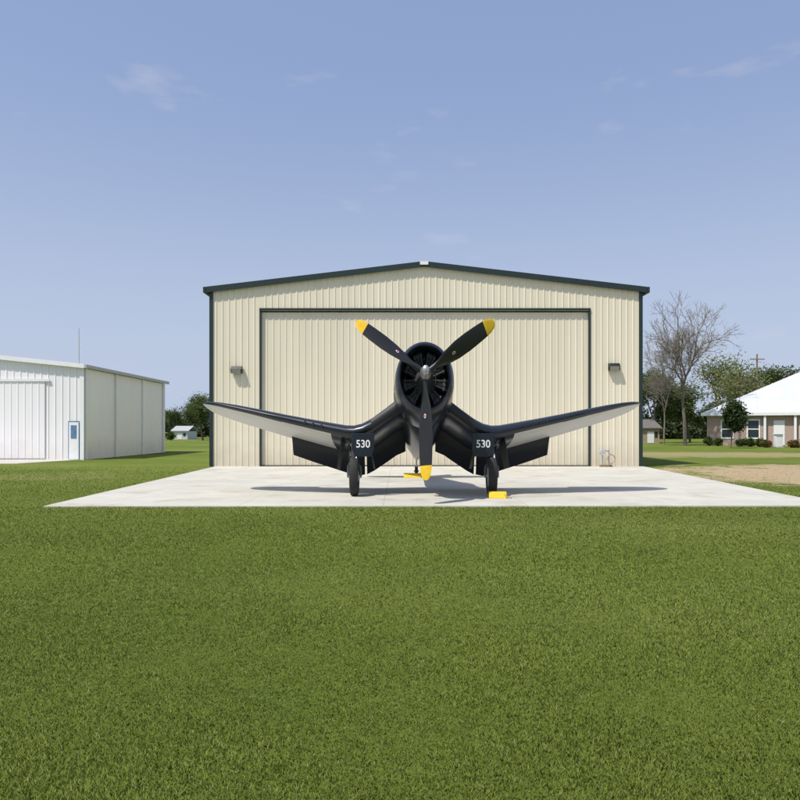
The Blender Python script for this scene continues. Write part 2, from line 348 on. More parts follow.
# ------------------------------------------------------------ fighter plane
PX,PY=0.62,18.3
th=math.radians(11); ct,st=math.cos(th),math.sin(th); TZ=top
def A(x,y,z):
    return (PX+x, PY+y*ct+z*st-0.2, TZ+(z*ct-y*st)*ZS)
def G(x,y,z):
    return (PX+x, PY+y, TZ+z*ZS)
plane=thing('propeller_aircraft',(PX,PY,TZ),'dark navy gull-winged propeller fighter with yellow blade tips on concrete','airplane')
TL=2.03
def ering(y,w,h,zc,n=40,p=2.0):
    return [(w*math.copysign(abs(math.cos(a))**(2/p),math.cos(a)),y,zc+h*math.copysign(abs(math.sin(a))**(2/p),math.sin(a))) for a in [2*math.pi*i/n for i in range(n)]]
mb=MB()
mb.loft([ering(y,w,h,z) for y,w,h,z in [(-0.62,.62,.62,TL),(-0.4,.69,.70,TL),(0.2,.69,.76,TL-.02),(1.0,.66,.80,TL-.02),(1.8,.62,.82,TL),(2.8,.56,.80,TL+.02),(3.6,.49,.70,TL+.05),(4.8,.38,.55,TL+.08),(6.0,.26,.42,TL+.1),(7.0,.15,.30,TL+.13),(7.7,.06,.18,TL+.16)]],M['navy'])
fus=build(mb.xf(A),'fuselage',plane,smooth=True)
mb=MB()
prof=[(-0.58,.60),(-0.58,.745),(-0.9,.765),(-1.3,.755),(-1.55,.73),(-1.68,.69),(-1.735,.65),(-1.735,.62),(-1.68,.595),(-1.4,.60),(-0.9,.63)]
mb.lathe(prof,(0,0,TL),(0,1,0),M['navy'],48)
cowl=build(mb.xf(A),'engine_cowling',plane,smooth=True)
for i in range(14):
    a=math.radians(-25+i*230/13); da=math.radians(7.6); mb=MB(); pts=[]
    for y_,r_ in ((-.60,.750),(-.40,.79)):
        for q in (-da,0,da): pts.append((math.cos(a+q)*r_,y_,TL+math.sin(a+q)*r_))
    for y_,r_ in ((-.60,.738),(-.40,.778)):
        for q in (-da,0,da): pts.append((math.cos(a+q)*r_,y_,TL+math.sin(a+q)*r_))
    mb.add(pts,[(0,1,4,3),(1,2,5,4),(6,9,10,7),(7,10,11,8),(0,3,9,6),(2,8,11,5),(3,4,10,9),(4,5,11,10),(0,6,7,1),(1,7,8,2)],M['navy'])
    build(mb.xf(A),'cowl_flap',plane)
mb=MB()
mb.lathe([(-0.95,.02),(-0.95,.63)],(0,0,TL),(0,1,0),M['black'],32)
mb.lathe([(-1.0,.30),(-1.3,.29),(-1.45,.25),(-1.52,.20),(-1.66,.16),(-1.8,.12),(-1.8,.01)],(0,0,TL),(0,1,0),M['engine_rod'],28)
for row,(yy,off) in enumerate(((-1.32,.5),(-1.08,0))):
  for i in range(9):
    a=2*math.pi*(i+off)/9+math.pi/2; d=Vector((math.cos(a),0,math.sin(a)))
    c=Vector((0,yy,TL)); pr=[(0.20,.07)]
    for k in range(6): h=0.25+k*0.036; pr+=[(h,.06),(h+.004,.112),(h+.02,.112),(h+.024,.06)]
    mb.lathe(pr,c,d,M['engine_dark'] if row else M['engine'],14)
    mb.lathe([(.46,.06),(.465,.12),(.52,.125),(.56,.10),(.585,.05),(.59,.01)],c,d,M['engine'],14)
    e=Vector((-d.z,0,d.x))*0.06
    if row==0:
        for sg in (-1,1):
            mb.tube(c+d*.22+Vector((0,-.14,0))+e*sg*.7,c+d*.50+Vector((0,-.12,0))+e*sg*1.4,.013,.013,M['engine_rod'],6)
            mb.tube(c+d*.49+Vector((0,-.13,0))+e*sg*1.4,c+d*.56+Vector((0,-.06,0))+e*sg*1.4,.034,.03,M['engine_rod'],8)
for i in range(18):
    a0=2*math.pi*i/18; a1=2*math.pi*(i+1)/18
    mb.tube((math.cos(a0)*.29,-1.46,TL+math.sin(a0)*.29),(math.cos(a1)*.29,-1.46,TL+math.sin(a1)*.29),.014,.014,M['engine_dark'],6)
build(mb.xf(A),'radial_engine',plane,smooth=True)
mb=MB(); HYl=-1.98
mb.lathe([(0.2,.11),(0.02,.12),(-0.05,.14),(-0.14,.125),(-0.2,.10),(-0.3,.095),(-0.36,.07),(-0.385,.02),(-0.386,.001)],(0,HYl+.05,TL),(0,1,0),M['metal'],28)
prop=build(mb.xf(A),'propeller',plane,smooth=True)
for ang in (90+180,30,150):
    a=math.radians(ang); u=Vector((math.cos(a),0,math.sin(a))); t=Vector((-math.sin(a),0,math.cos(a))); ax=Vector((0,1,0))
    mb=MB(); st_=[(.08,.13,.13,60),(.26,.13,.12,55),(.40,.19,.08,50),(.6,.30,.055,42),(.9,.37,.04,36),(1.2,.37,.032,30),(1.5,.34,.026,26),(1.70,.31,.022,24),(1.705,.31,.022,24),(1.83,.27,.018,23),(1.92,.20,.014,22),(1.97,.09,.01,22)]
    rings=[]
    for r,c,tk,tw in st_:
        tau=math.radians(tw); cd=t*math.cos(tau)-ax*math.sin(tau); nd=t*math.sin(tau)+ax*math.cos(tau)
        rings.append([Vector((0,HYl,TL))+u*r+cd*(c/2*math.cos(q))+nd*(tk/2*math.sin(q)) for q in [2*math.pi*k/14 for k in range(14)]])
    mb.loft(rings,M['black'],True,lambda i,j:M['yellow'] if i>=8 else M['black'])
    bl=build(mb.xf(A),'propeller_blade',prop,smooth=True)
    tau=math.radians(38); cd=t*math.cos(tau)-ax*math.sin(tau); nd=t*math.sin(tau)+ax*math.cos(tau)
    mb=MB()
    for rr,m_,off in ((.03,M['white'],.027),(.02,M['red'],.031)):
        c=Vector((0,HYl,TL))+u*0.8-nd*off
        mb.add([c+u*(rr*1.4*math.cos(q))+cd*(rr*math.sin(q)) for q in [2*math.pi*k/16 for k in range(16)]],[tuple(range(16))],m_)
    build(mb.xf(A),'blade_emblem',prop,recalc=False)
ST=[(.42,-.28,1.90,2.75,.17),(.72,-.24,1.80,2.7,.17),(1.05,-.18,1.62,2.66,.17),(1.4,-.12,1.44,2.63,.17),(1.65,-.09,1.35,2.61,.165),(1.88,-.07,1.315,2.6,.16),(2.1,-.05,1.33,2.57,.155),(2.5,0,1.40,2.48,.15),(3.2,.10,1.53,2.32,.14),(3.88,.2,1.66,2.15,.13),(3.9,.2,1.665,2.15,.13),(4.6,.32,1.81,1.95,.12),(5.2,.44,1.93,1.74,.115),(5.7,.58,2.03,1.48,.105),(6.0,.73,2.09,1.2,.10),(6.2,.88,2.13,.9,.09),(6.32,1.1,2.16,.45,.08),(6.35,1.25,2.17,.15,.06)]
def foil(xc_,tc): return 5*tc*(0.2969*math.sqrt(xc_)-0.126*xc_-0.3516*xc_**2+0.2843*xc_**3-0.1015*xc_**4)
NP=14
def airring(s,cut,sg):
    x,yl,z,c,tc=s; pts=[]
    fr=[cut*(1-math.cos(math.pi*i/NP))/2 for i in range(NP+1)]
    cam=lambda q:0.02*4*q*(1-q)
    for q in fr[::-1]: pts.append((sg*x,yl+q*c,z+(cam(q)+foil(q,tc))*c-0.02*q*c))
    for q in fr[1:]: pts.append((sg*x,yl+q*c,z+(cam(q)-foil(q,tc))*c-0.02*q*c))
    return pts
for sg in (-1,1):
    mb=MB()
    rings=[airring(s,0.8 if s[0]<=3.88 else 1.0,sg) for s in ST]
    def mf(i,j): return M['wing_grey'] if (NP+2<=j<2*NP and ST[i][0]>=2.4) else M['navy']
    mb.loft(rings,M['navy'],True,mf)
    w=build(mb.xf(A),'wing',plane,smooth=True,ang=50)
    for (a,b,dfl,mat) in ((0,4,50,M['navy_dull']),(4,6,50,M['navy_dull']),(6,9,46,M['navy_dull'])):
        mb=MB(); rr=[]
        for s in ST[a:b+1]:
            x,yl,z,c,tc=s; y0=yl+.8*c; z0=z-.02*c-0.01; L_=.245*c; dl=math.radians(dfl)
            if s is ST[a]: x+=0.03
            if s is ST[b]: x-=0.03
            dd=(math.cos(dl),-math.sin(dl)); nn=(math.sin(dl),math.cos(dl))
            pts=[]
            for q,h in ((0,.0),(.05,.06),(.25,.075),(.6,.045),(1,.008),(1,-.004),(.5,-.015),(.1,-.035)):
                pts.append((sg*x,y0+dd[0]*q*L_+nn[0]*h,z0+dd[1]*q*L_+nn[1]*h))
            rr.append(pts)
        mb.loft(rr,mat); build(mb.xf(A),'flap',plane,smooth=True,ang=40)
    mb=MB()
    rr=[]
    for s in ST[1:4]:
        x,yl,z,c,tc=s
        rr.append([(sg*x,yl-.012+0.05*abs(h)/.13*abs(h)/.13,z+h) for h in (-.11,-.06,0,.06,.11)]+[(sg*x,yl+.1,z+h) for h in (.11,-.11)])
    mb.loft(rr,M['black']); build(mb.xf(A),'air_intake',plane,smooth=True)
    for gx in (2.75,2.98,3.21):
        mb=MB()
        zz=np.interp(gx,[s[0] for s in ST],[s[2] for s in ST]); yy=np.interp(gx,[s[0] for s in ST],[s[1] for s in ST])
        mb.tube((sg*gx,yy-.03,zz),(sg*gx,yy+.1,zz),.035,.045,M['black'],12)
        build(mb.xf(A),'gun_port',plane,smooth=True)
    wx=1.85*sg
    mb=MB(); mb.tube((wx,.02,1.25),(wx,.0,.78),.085,.08,M['strut'],14); mb.tube((wx,.0,.8),(wx,.0,.62),.05,.05,M['metal'],14)
    mb.tube((wx-.15,-.02,.62),(wx+.15,-.02,.62),.045,.045,M['strut'],10)
    for q in (-.17,.17): mb.tube((wx+q*.9,-.02,.62),(wx+q,.0,.38),.04,.035,M['strut'],8)
    mb.tube((wx-.19,0,.4),(wx+.19,0,.4),.035,.035,M['metal'],10)
    for q in (-.1,.1): mb.tube((wx+q,.06,.78),(wx+q*2.2,.85,1.15),.035,.035,M['strut'],8)
    mb.tube((wx-.1,.06,.80),(wx+.1,.06,.80),.03,.03,M['strut'],8)
    mb.tube((wx,.05,1.05),(wx-sg*.35,.35,1.3),.03,.03,M['strut'],8); mb.tube((wx,.05,.95),(wx+sg*.34,.3,1.22),.03,.03,M['strut'],8)
    mb.tube((wx+.06,-.07,.85),(wx+.06,-.16,.72),.022,.022,M['metal'],6); mb.tube((wx+.06,-.16,.72),(wx+.06,-.05,.6),.022,.022,M['metal'],6)
    mb.tube((wx+sg*.11,-.02,1.2),(wx+sg*.17,-.02,.5),.012,.012,M['rubber'],6)
    gear=build(mb.xf(G),'landing_gear',plane,smooth=True)
    mb=MB(); mb.lathe([(-.07,.22),(-.11,.27),(-.12,.33),(-.10,.385),(-.045,.405),(.045,.405),(.10,.385),(.12,.33),(.11,.27),(.07,.22)],(wx,0,.405),(1,0,0),M['rubber'],36)
    tyre=build(mb.xf(G),'tyre',gear,smooth=True)
    mb=MB(); mb.lathe([(-.1,.02),(-.11,.1),(-.07,.18),(-.09,.225),(.09,.225),(.07,.18),(.11,.1),(.1,.02)],(wx,0,.405),(1,0,0),M['grey_steel'],28)
    build(mb.xf(G),'wheel_rim',gear,smooth=True)
    cxp=wx-sg*.24
    mb=MB(); mb.prism([(cxp-.30,-.14,1.27),(cxp+.30,-.14,1.27),(cxp+.30,-.14,.95),(cxp+.22,-.14,.80),(cxp-.22,-.14,.80),(cxp-.30,-.14,.95)],(0,.025,0),M['navy'])
    build(mb.xf(G),'gear_cover',plane,bevel=0.01)
    cu=bpy.data.curves.new('t','FONT'); cu.body='530'; cu.size=.27; cu.align_x='CENTER'; cu.align_y='CENTER'; cu.offset=0.004; cu.extrude=.003
    to=bpy.data.objects.new('t',cu); COL.objects.link(to); dg=bpy.context.evaluated_depsgraph_get(); dg.update()
    tm=bpy.data.meshes.new_from_object(to.evaluated_get(dg)); bpy.data.objects.remove(to)
    mb=MB(); mb.add([(cxp+v.co.x*0.95,-.1435-v.co.z,1.05+v.co.y*.8) for v in tm.vertices],[tuple(p.vertices) for p in tm.polygons],M['white'])
    build(mb.xf(G),'number_lettering',plane,recalc=False)
    for q,yy in ((-.36,.15),(.36,.15)):
        mb=MB(); e=0.14*(1 if q>0 else -1)
        mb.prism([(wx+q,yy,1.22),(wx+q,yy+.95,1.05),(wx+q+e,yy+.9,.5),(wx+q+e,yy+.1,.56)],(.025,0,0),M['navy_dull'])
        build(mb.xf(G),'gear_door',plane)
for sg in (-1,1):
    mb=MB(); ts=[(.08,6.1,TL+.38,1.35,.1),(1.2,6.3,TL+.38,1.15,.1),(2.1,6.5,TL+.38,.9,.09),(2.42,6.7,TL+.38,.6,.08),(2.52,6.95,TL+.38,.2,.06)]
    mb.loft([airring(s,1.0,sg) for s in ts],M['navy']); build(mb.xf(A),'tailplane',plane,smooth=True)
mb=MB(); vs=[(.15,6.0,1.45),(.6,6.15,1.3),(1.1,6.4,1.1),(1.45,6.7,.75),(1.56,7.0,.3)]
def vring(z,yl,c,tk=.1):
    r=[]
    for i in range(16):
        a=2*math.pi*i/16; q=(1+math.cos(a))/2; r.append((math.copysign(foil(q,tk)*c,math.sin(a)) if abs(math.sin(a))>1e-6 else 0,yl+q*c,TL+.1+z))
    return r
mb.loft([vring(*v) for v in vs],M['navy']); build(mb.xf(A),'tail_fin',plane,smooth=True)
mb=MB(); mb.loft([ering(y,w,h,TL+.68) for y,w,h in [(1.45,.05,.05),(1.65,.26,.25),(2.0,.34,.4),(2.6,.34,.42),(3.2,.28,.3),(3.7,.1,.08)]],M['glass']); build(mb.xf(A),'canopy',plane,smooth=True)
mb=MB(); ty=7.35
mb.tube((0,ty-.5,.75),(0,ty,.2),.04,.03,M['grey_steel'],8)
mb.tube((-.1,ty,.17),(.1,ty,.17),.02,.02,M['metal'],8)
tg=build(mb.xf(G),'tail_gear',plane,smooth=True)
mb=MB(); mb.lathe([(-.04,.06),(-.06,.12),(-.045,.165),(.045,.165),(.06,.12),(.04,.06)],(0,ty,.17),(1,0,0),M['rubber'],24); build(mb.xf(G),'tyre',tg,smooth=True)
def chock(x,y,w,label):
    c=thing('wheel_chock',(x,y,TZ),label,'chock','yellow wheel chocks')
    mb=MB()
    mb.prism([(x-w/2,y-.11,TZ+.002),(x-w/2,y+.11,TZ+.002),(x-w/2,y+.08,TZ+.17),(x-w/2,y-.01,TZ+.17)],(w,0,0),M['yellow']); build(mb,'wedge',c,bevel=.012)
    mb=MB(); mb.tube((x+w/2-.06,y-.1,TZ+.1),(x+w/2+.1,y-.22,TZ+.02),.012,.012,M['wood'],6); build(mb,'rope',c)
chock(PX+1.93,PY-.60,.46,'yellow wheel chock in front of the main tyre')
chock(PX-.15,PY+7.0,.66,'yellow wheel chock at the small tail wheel')

# ------------------------------------------------------------ white metal building
BX=-19.15; BY=41.0; bl=thing('metal_building',(BX,BY,0),'long white ribbed metal building with low gable roof','building')
W=26; H=5.55; Hr=6.9; BD=14.2; ridx=BX-W/2
def zt(x): return Hr-(Hr-H)*abs(x-ridx)/(W/2)
mb=MB()
ribbed(mb,BX-W,BX,0,zt,lambda u,b:(u,BY-b),0.42,0.03,.12,M['white_steel'],extra=(ridx,))
ribbed(mb,BY,BY+BD,0,lambda u:H,lambda u,b:(BX+b,u),0.42,0.025,.12,M['white_steel'])
ribbed(mb,BY,BY+BD,0,lambda u:H,lambda u,b:(BX-W-b,u),0.42,0.03,.12,M['white_steel'])
ribbed(mb,BX-W,BX,0,zt,lambda u,b:(u,BY+BD+b),0.42,0.03,.12,M['white_steel'],extra=(ridx,))
build(mb,'wall',bl,recalc=False)
mb=MB()
mb.prism([(BX-W-.15,BY-.2,H+.02),(ridx,BY-.2,Hr+.04),(BX+.15,BY-.2,H+.02),(BX+.15,BY-.2,H+.2),(ridx,BY-.2,Hr+.22),(BX-W-.15,BY-.2,H+.2)],(0,BD+.4,0),M['roofmetal'])
build(mb,'roof',bl)
mb=MB()
mb.prism([(BX-W-.15,BY-.25,H-.02),(ridx,BY-.25,Hr-0.02),(BX+.15,BY-.25,H-.02),(BX+.15,BY-.25,H+.24),(ridx,BY-.25,Hr+.26),(BX-W-.15,BY-.25,H+.24)],(0,.045,0),M['white_trim'])
build(mb,'roof_trim',bl)
mb=MB(); mb.box(BX+.16,BX+.3,BY-.25,BY+BD+.2,H,H+.2,M['grey_steel']); build(mb,'gutter',bl)
mb=MB(); mb.box(BX-.2,BX+.06,BY-.05,BY-.031,0,H,M['white_trim']); build(mb,'corner_trim',bl)
for yy in (BY+.1,BY+4.5,BY+9.2,BY+13.6):
    mb=MB(); mb.box(BX+.04,BX+.13,yy,yy+.12,0.02,H,M['white_trim']); build(mb,'downpipe',bl)
mb=MB(); mb.box(BX-15,BX-2.0,BY-.12,BY-.045,4.75,4.9,M['white_trim']); build(mb,'door_rail',bl)
mb=MB(); ribbed(mb,BX-14.8,BX-2.3,.1,lambda u:4.75,lambda u,b:(u,BY-.06-b),0.42,.02,.1,M['white_steel']); build(mb,'sliding_door',bl,recalc=False)
mb=MB(); mb.box(BX-.85,BX-.25,BY-.07,BY-.036,.05,2.3,M['white_trim']); d_=build(mb,'door',bl)
mb=MB(); mb.box(BX-.72,BX-.38,BY-.085,BY-.072,1.3,2.1,M['blue']); build(mb,'door_panel',d_)
mb=MB(); mb.box(BX-.88,BX-.85,BY-.08,BY-.036,.05,2.35,M['blue']); mb.box(BX-.25,BX-.22,BY-.08,BY-.036,.05,2.35,M['blue']); mb.box(BX-.85,BX-.25,BY-.08,BY-.036,2.301,2.35,M['blue']); build(mb,'door_surround',d_)
mb=MB(); mb.tube((BX-.55,BY+.6,5.5),(BX-.55,BY+.6,8.05),.03,.02,M['grey_steel'],6)
mb.tube((BX-.75,BY+.6,7.0),(BX-.35,BY+.6,7.0),.015,.015,M['grey_steel'],5); mb.tube((BX-.7,BY+.6,7.3),(BX-.4,BY+.6,7.3),.015,.015,M['grey_steel'],5)
build(mb,'antenna',bl)

# ------------------------------------------------------------ trees
def tubes(mb,p,q,r0,r1,mat,n): mb.tube(p,q,r0,r1,mat,n,False)
def grow(mb,p,d,L,r,lvl,mx,tips,mat,ang,up,nch,rf=.66):
    segs=3 if lvl<mx else 2
    for i in range(segs):
        d=(d+Vector((R(-1,1),R(-1,1),R(-1,1)))*0.16+Vector((0,0,up))).normalized()
        q=p+d*L/segs; ra=r*(1-.28*i/segs); rb=r*(1-.28*(i+1)/segs)
        tubes(mb,p,q,ra,rb,mat,8 if lvl<2 else (5 if lvl<4 else 3)); p=q
        if lvl>0 and lvl<mx and i<segs-1 and random.random()<.55:
            a=random.uniform(0,6.283); o_=d.orthogonal().normalized(); s_=d.cross(o_)
            nd=(d*math.cos(.9)+(o_*math.cos(a)+s_*math.sin(a))*math.sin(.9)).normalized()
            grow(mb,p,nd,L*.6,r*.45,lvl+1,mx,tips,mat,ang,up,nch,rf)
    if lvl>=mx-1: tips.append(p)
    if lvl==mx: return
    n=nch if random.random()<.6 else nch-1
    a0=R(0,6.283)
    for k in range(max(2,n)):
        a=a0+6.283*k/max(2,n)+R(-.4,.4); o_=d.orthogonal().normalized(); s_=d.cross(o_); an=ang*R(.6,1.25)
        nd=(d*math.cos(an)+(o_*math.cos(a)+s_*math.sin(a))*math.sin(an)).normalized()
        grow(mb,p,nd,L*R(.66,.86),r*rf,lvl+1,mx,tips,mat,ang,up,nch,rf)
def leafmesh(name,cent,n,sig,size,c0,c1,zr_=None):
    cent=np.array(cent); k=rs.randint(0,len(cent),n); tone=rs.rand(len(cent))
    p=cent[k]+rs.randn(n,3)*sig
    a=rs.randn(n,3); a/=np.linalg.norm(a,axis=1)[:,None]; b=np.cross(a,rs.randn(n,3)); b/=np.linalg.norm(b,axis=1)[:,None]
    s=size*(.5+rs.rand(n))[:,None]
    v=np.stack([p-a*s,p+b*s*.55,p+a*s,p-b*s*.55],1)
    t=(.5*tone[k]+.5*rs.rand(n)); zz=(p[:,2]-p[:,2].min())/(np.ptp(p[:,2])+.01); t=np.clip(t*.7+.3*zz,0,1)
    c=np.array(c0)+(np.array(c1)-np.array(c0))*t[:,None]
    me=bpy.data.meshes.new(name); me.vertices.add(4*n); me.vertices.foreach_set('co',v.reshape(-1))
    me.loops.add(4*n); me.loops.foreach_set('vertex_index',np.arange(4*n,dtype=np.int32))
    me.polygons.add(n); me.polygons.foreach_set('loop_start',np.arange(0,4*n,4,dtype=np.int32)); me.polygons.foreach_set('loop_total',np.full(n,4,dtype=np.int32))
    me.update(calc_edges=True)
    cc=np.ones((n,4,4)); cc[:,:,:3]=c[:,None,:]; at=me.color_attributes.new('Col','FLOAT_COLOR','POINT'); at.data.foreach_set('color',cc.reshape(-1))
    me.materials.append(M['leaf']); return me
def tree(name,px,d,ytop,wpx,seed,label,leaves=6000,c0=(.035,.055,.014),c1=(.13,.175,.045),bark='bark',mx=4,ang=.55,up=.05,trunkL=.28,lsize=None,nch=3,sig=None,group=None,r0=.022,rf=.66):
    random.seed(seed); x=(px-400)/F*d; H_=CZ+(430-ytop)/F*d; Wd=wpx/F*d
    mb=MB(); tips=[]
    grow(mb,Vector((0,0,0)),Vector((0,0,1)),trunkL,r0,0,mx,tips,M[bark],ang,up,nch,rf)
    V=np.array(mb.v); hz=V[:,2].max(); ww=max(V[:,0].max()-V[:,0].min(),.1); sz=H_/hz*(.95 if leaves else 1); sx=Wd/ww*(.9 if leaves else 1)
    mb.v=[(x+v[0]*sx,d+v[1]*sx,v[2]*sz) for v in mb.v]; tips=[(x+t[0]*sx,d+t[1]*sx,t[2]*sz) for t in tips]
    T=thing(name,(x,d,0),label,'tree',group); build(mb,'trunk',T,smooth=True,recalc=False,ang=80)
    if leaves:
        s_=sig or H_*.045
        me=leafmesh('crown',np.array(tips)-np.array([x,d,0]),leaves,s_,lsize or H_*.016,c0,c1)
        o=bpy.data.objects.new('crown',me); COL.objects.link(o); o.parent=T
    return T
tree('bare_tree',685,78,290,112,11,'tall leafless tree with fine grey branches beside the hangar',leaves=0,bark='bark_grey',mx=7,ang=.5,up=.03,trunkL=.36,nch=3,r0=.023,rf=.69)
tree('bare_tree',664,84,330,54,5,'smaller leafless grey tree behind the hangar',leaves=0,bark='bark_grey',mx=6,ang=.42,up=.05,trunkL=.33,r0=.017,rf=.69)
SG=((.07,.085,.025),(.24,.27,.09))
GG='leafy trees behind the house'
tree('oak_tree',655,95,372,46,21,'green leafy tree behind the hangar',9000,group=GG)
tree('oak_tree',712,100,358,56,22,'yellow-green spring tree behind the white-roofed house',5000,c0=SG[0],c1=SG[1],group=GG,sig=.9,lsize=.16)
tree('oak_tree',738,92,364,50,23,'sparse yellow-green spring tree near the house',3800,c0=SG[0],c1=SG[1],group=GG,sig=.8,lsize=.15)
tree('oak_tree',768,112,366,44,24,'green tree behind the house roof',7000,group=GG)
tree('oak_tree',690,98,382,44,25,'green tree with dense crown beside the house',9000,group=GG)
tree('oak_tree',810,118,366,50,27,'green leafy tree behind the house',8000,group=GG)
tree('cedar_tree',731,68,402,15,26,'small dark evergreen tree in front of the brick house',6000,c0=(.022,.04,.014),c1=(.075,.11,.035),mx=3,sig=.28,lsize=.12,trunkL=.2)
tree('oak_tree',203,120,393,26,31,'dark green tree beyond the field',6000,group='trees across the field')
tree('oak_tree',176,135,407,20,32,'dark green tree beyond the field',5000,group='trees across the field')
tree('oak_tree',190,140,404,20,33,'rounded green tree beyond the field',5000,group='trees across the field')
def wood(name,x0,x1,d,h,n,depth=25,c0=(.035,.05,.025),c1=(.11,.14,.055)):
    cs=[]
    k=int((x1-x0)/2.2)
    for i in range(k):
        xx=x0+(x1-x0)*i/k+R(-1,1); hh=h*(.7+.25*math.sin(i*.7)+.2*math.sin(i*.23+1)+R(-.12,.12)); yy=d+R(0,depth)
        for j in range(6): cs.append((xx+R(-1.6,1.6),yy+R(-1.5,1.5),hh*R(.15,1)))
    me=leafmesh(name,cs,n,1.0,.42,c0,c1); o=bpy.data.objects.new(name,me); COL.objects.link(o); o['kind']='stuff'
random.seed(8)
wood('distant_wood',-110,-20,165,6.2,50000,25,(.045,.06,.035),(.12,.15,.07))
wood('woodland',25,110,135,8.5,60000)
wood('distant_treeline',-420,420,420,10,50000,40,(.08,.10,.09),(.15,.18,.14))
def shrub(px,d,hpx,wpx,label,c0=(.03,.05,.012),c1=(.1,.15,.035),flowers=False):
    x=(px-400)/F*d; h=hpx/F*d; w=wpx/F*d
    T=thing('shrub',(x,d,0),label,'shrub',None if flowers else 'shrubs by the house'); mb=MB(); cs=[]
    for i in range(26):
        a=R(0,6.28); r=R(0,.42)*w; p=(x+math.cos(a)*r,d+math.sin(a)*r,h*R(.3,.88)*(1-.5*(r/w))); mb.tube((x,d,0),p,.03,.01,M['bark'],4,False); cs.append((p[0]-x,p[1]-d,p[2]))
    build(mb,'stem',T,recalc=False)
    me=leafmesh('foliage',cs,2200,w*.1,.09,c0,c1); o=bpy.data.objects.new('foliage',me); COL.objects.link(o); o.parent=T
    if flowers:
        me=leafmesh('blossom',cs,500,w*.11,.09,(.35,.02,.02),(.6,.06,.05)); o=bpy.data.objects.new('blossom',me); COL.objects.link(o); o.parent=T
for px,d,h,w in ((709,77,9,9),(718,76.0,8,9),(741,74,8,11),(750,73.2,9,10),(760,72.5,8,9)):
    shrub(px,d,h,w,'low rounded green shrub against the brick house wall')
shrub(766,70,8,9,'low shrub with red flowers by the brick house',flowers=True)
shrub(794,69,8,10,'low shrub with red flowers by the brick house',flowers=True)
shrub(171,118,9,9,'low green shrub beyond the field')

# ------------------------------------------------------------ brick house
hx=(707-400)/F*80; hy=80.0
house=thing('brick_house',(hx,hy,0),'low brick house with broad pale metal hip roof','house')
ex=hx+38; ey=hy+20; EZ=3.75
mb=MB(); mb.box(hx,ex,hy,ey,0,EZ,M['brick']); build(mb,'wall',house)
mb=MB(); o0=.6; c=[(hx-o0,hy-o0,EZ+.02),(ex+o0,hy-o0,EZ+.02),(ex+o0,ey+o0,EZ+.02),(hx-o0,ey+o0,EZ+.02)]
rz=9.3; r1=(hx+11,hy+10,rz); r2=(ex-11,hy+10,rz)
vs=c+[r1,r2]; mb.add(vs,[(0,1,5,4),(1,2,5),(2,3,4,5),(3,0,4),(3,2,1,0)],M['roofmetal'])
for i in range(1,60):
    xx=c[0][0]+i*.65
    if xx>c[1][0]-.5: break
    tt=min(1,(xx-c[0][0])/(r1[0]-c[0][0]),(c[1][0]-xx)/(c[1][0]-r2[0]))
    p=Vector((xx,c[0][1],EZ+.04)); q=Vector((xx,c[0][1]+(r1[1]-c[0][1])*tt,EZ+.04+(rz-EZ-.02)*tt)); mb.tube(p,q,.045,.045,M['roofmetal'],4)
roof=build(mb,'roof',house)
mb=MB(); mb.box(c[0][0],c[1][0],c[0][1]-.05,c[0][1]-.002,EZ-.28,EZ+.06,M['white_trim']); mb.box(c[0][0]-.05,c[0][0]-.002,c[0][1],c[2][1],EZ-.28,EZ+.06,M['white_trim']); build(mb,'fascia',house)
for i,wx in enumerate((hx+1.6,hx+4.3,hx+9.6,hx+13,hx+18,hx+23)):
    mb=MB(); mb.box(wx,wx+1.1,hy-.03,hy-.01,.95,2.9,M['glass']); w_=build(mb,'window',house)
    mb=MB()
    for q in ((wx-.14,wx,.8,3.05),(wx+1.1,wx+1.24,.8,3.05),(wx,wx+1.1,2.9,3.05),(wx,wx+1.1,.8,.95),(wx,wx+1.1,1.86,1.97)): mb.box(q[0],q[1],hy-.06,hy-.004,q[2],q[3],M['white'])
    build(mb,'window_frame',w_)
mb=MB(); mb.box(hx+6.9,hx+8.0,hy-.05,hy-.004,.1,2.9,M['white']); build(mb,'door',house)
for q in (hx+6,hx+9):
    mb=MB(); mb.box(q-.12,q+.12,hy-.5,hy-.26,0,EZ-.05,M['white']); build(mb,'porch_column',house)
house.rotation_euler=(0,0,math.radians(-25))
def hut(px,d,wpx,ztop,wm,rm,label,cat='house'):
    x=(px-400)/F*d; w=wpx/F*d; T=thing('small_house',(x,d,0),label,cat); mb=MB(); e=ztop*.62
    mb.box(x-w/2,x+w/2,d,d+6,0,e,M[wm]); build(mb,'wall',T)
    mb=MB(); mb.prism([(x-w/2-.3,d-.3,e+.01),(x+w/2+.3,d-.3,e+.01),(x+w/2+.3,d+3,ztop),(x-w/2-.3,d+3,ztop)],(0,0,.12),M[rm]); mb.prism([(x-w/2-.3,d+3.001,ztop),(x+w/2+.3,d+3.001,ztop),(x+w/2+.3,d+6.3,e+.01),(x-w/2-.3,d+6.3,e+.01)],(0,0,.12),M[rm]); build(mb,'roof',T)
    mb=MB(); mb.box(x-.5,x+.4,d-.04,d-.01,.05,e*.8,M['white']); build(mb,'door',T)
    mb=MB(); mb.box(x+w*.22,x+w*.38,d-.04,d-.01,e*.4,e*.8,M['glass']); build(mb,'window',T)
hut(651,92,17,3.2,'brown','shingle','small tan house with shingle roof beyond the grass')
hut(180,130,15,2.5,'roofmetal','grey_steel','small white house with grey roof across the field')
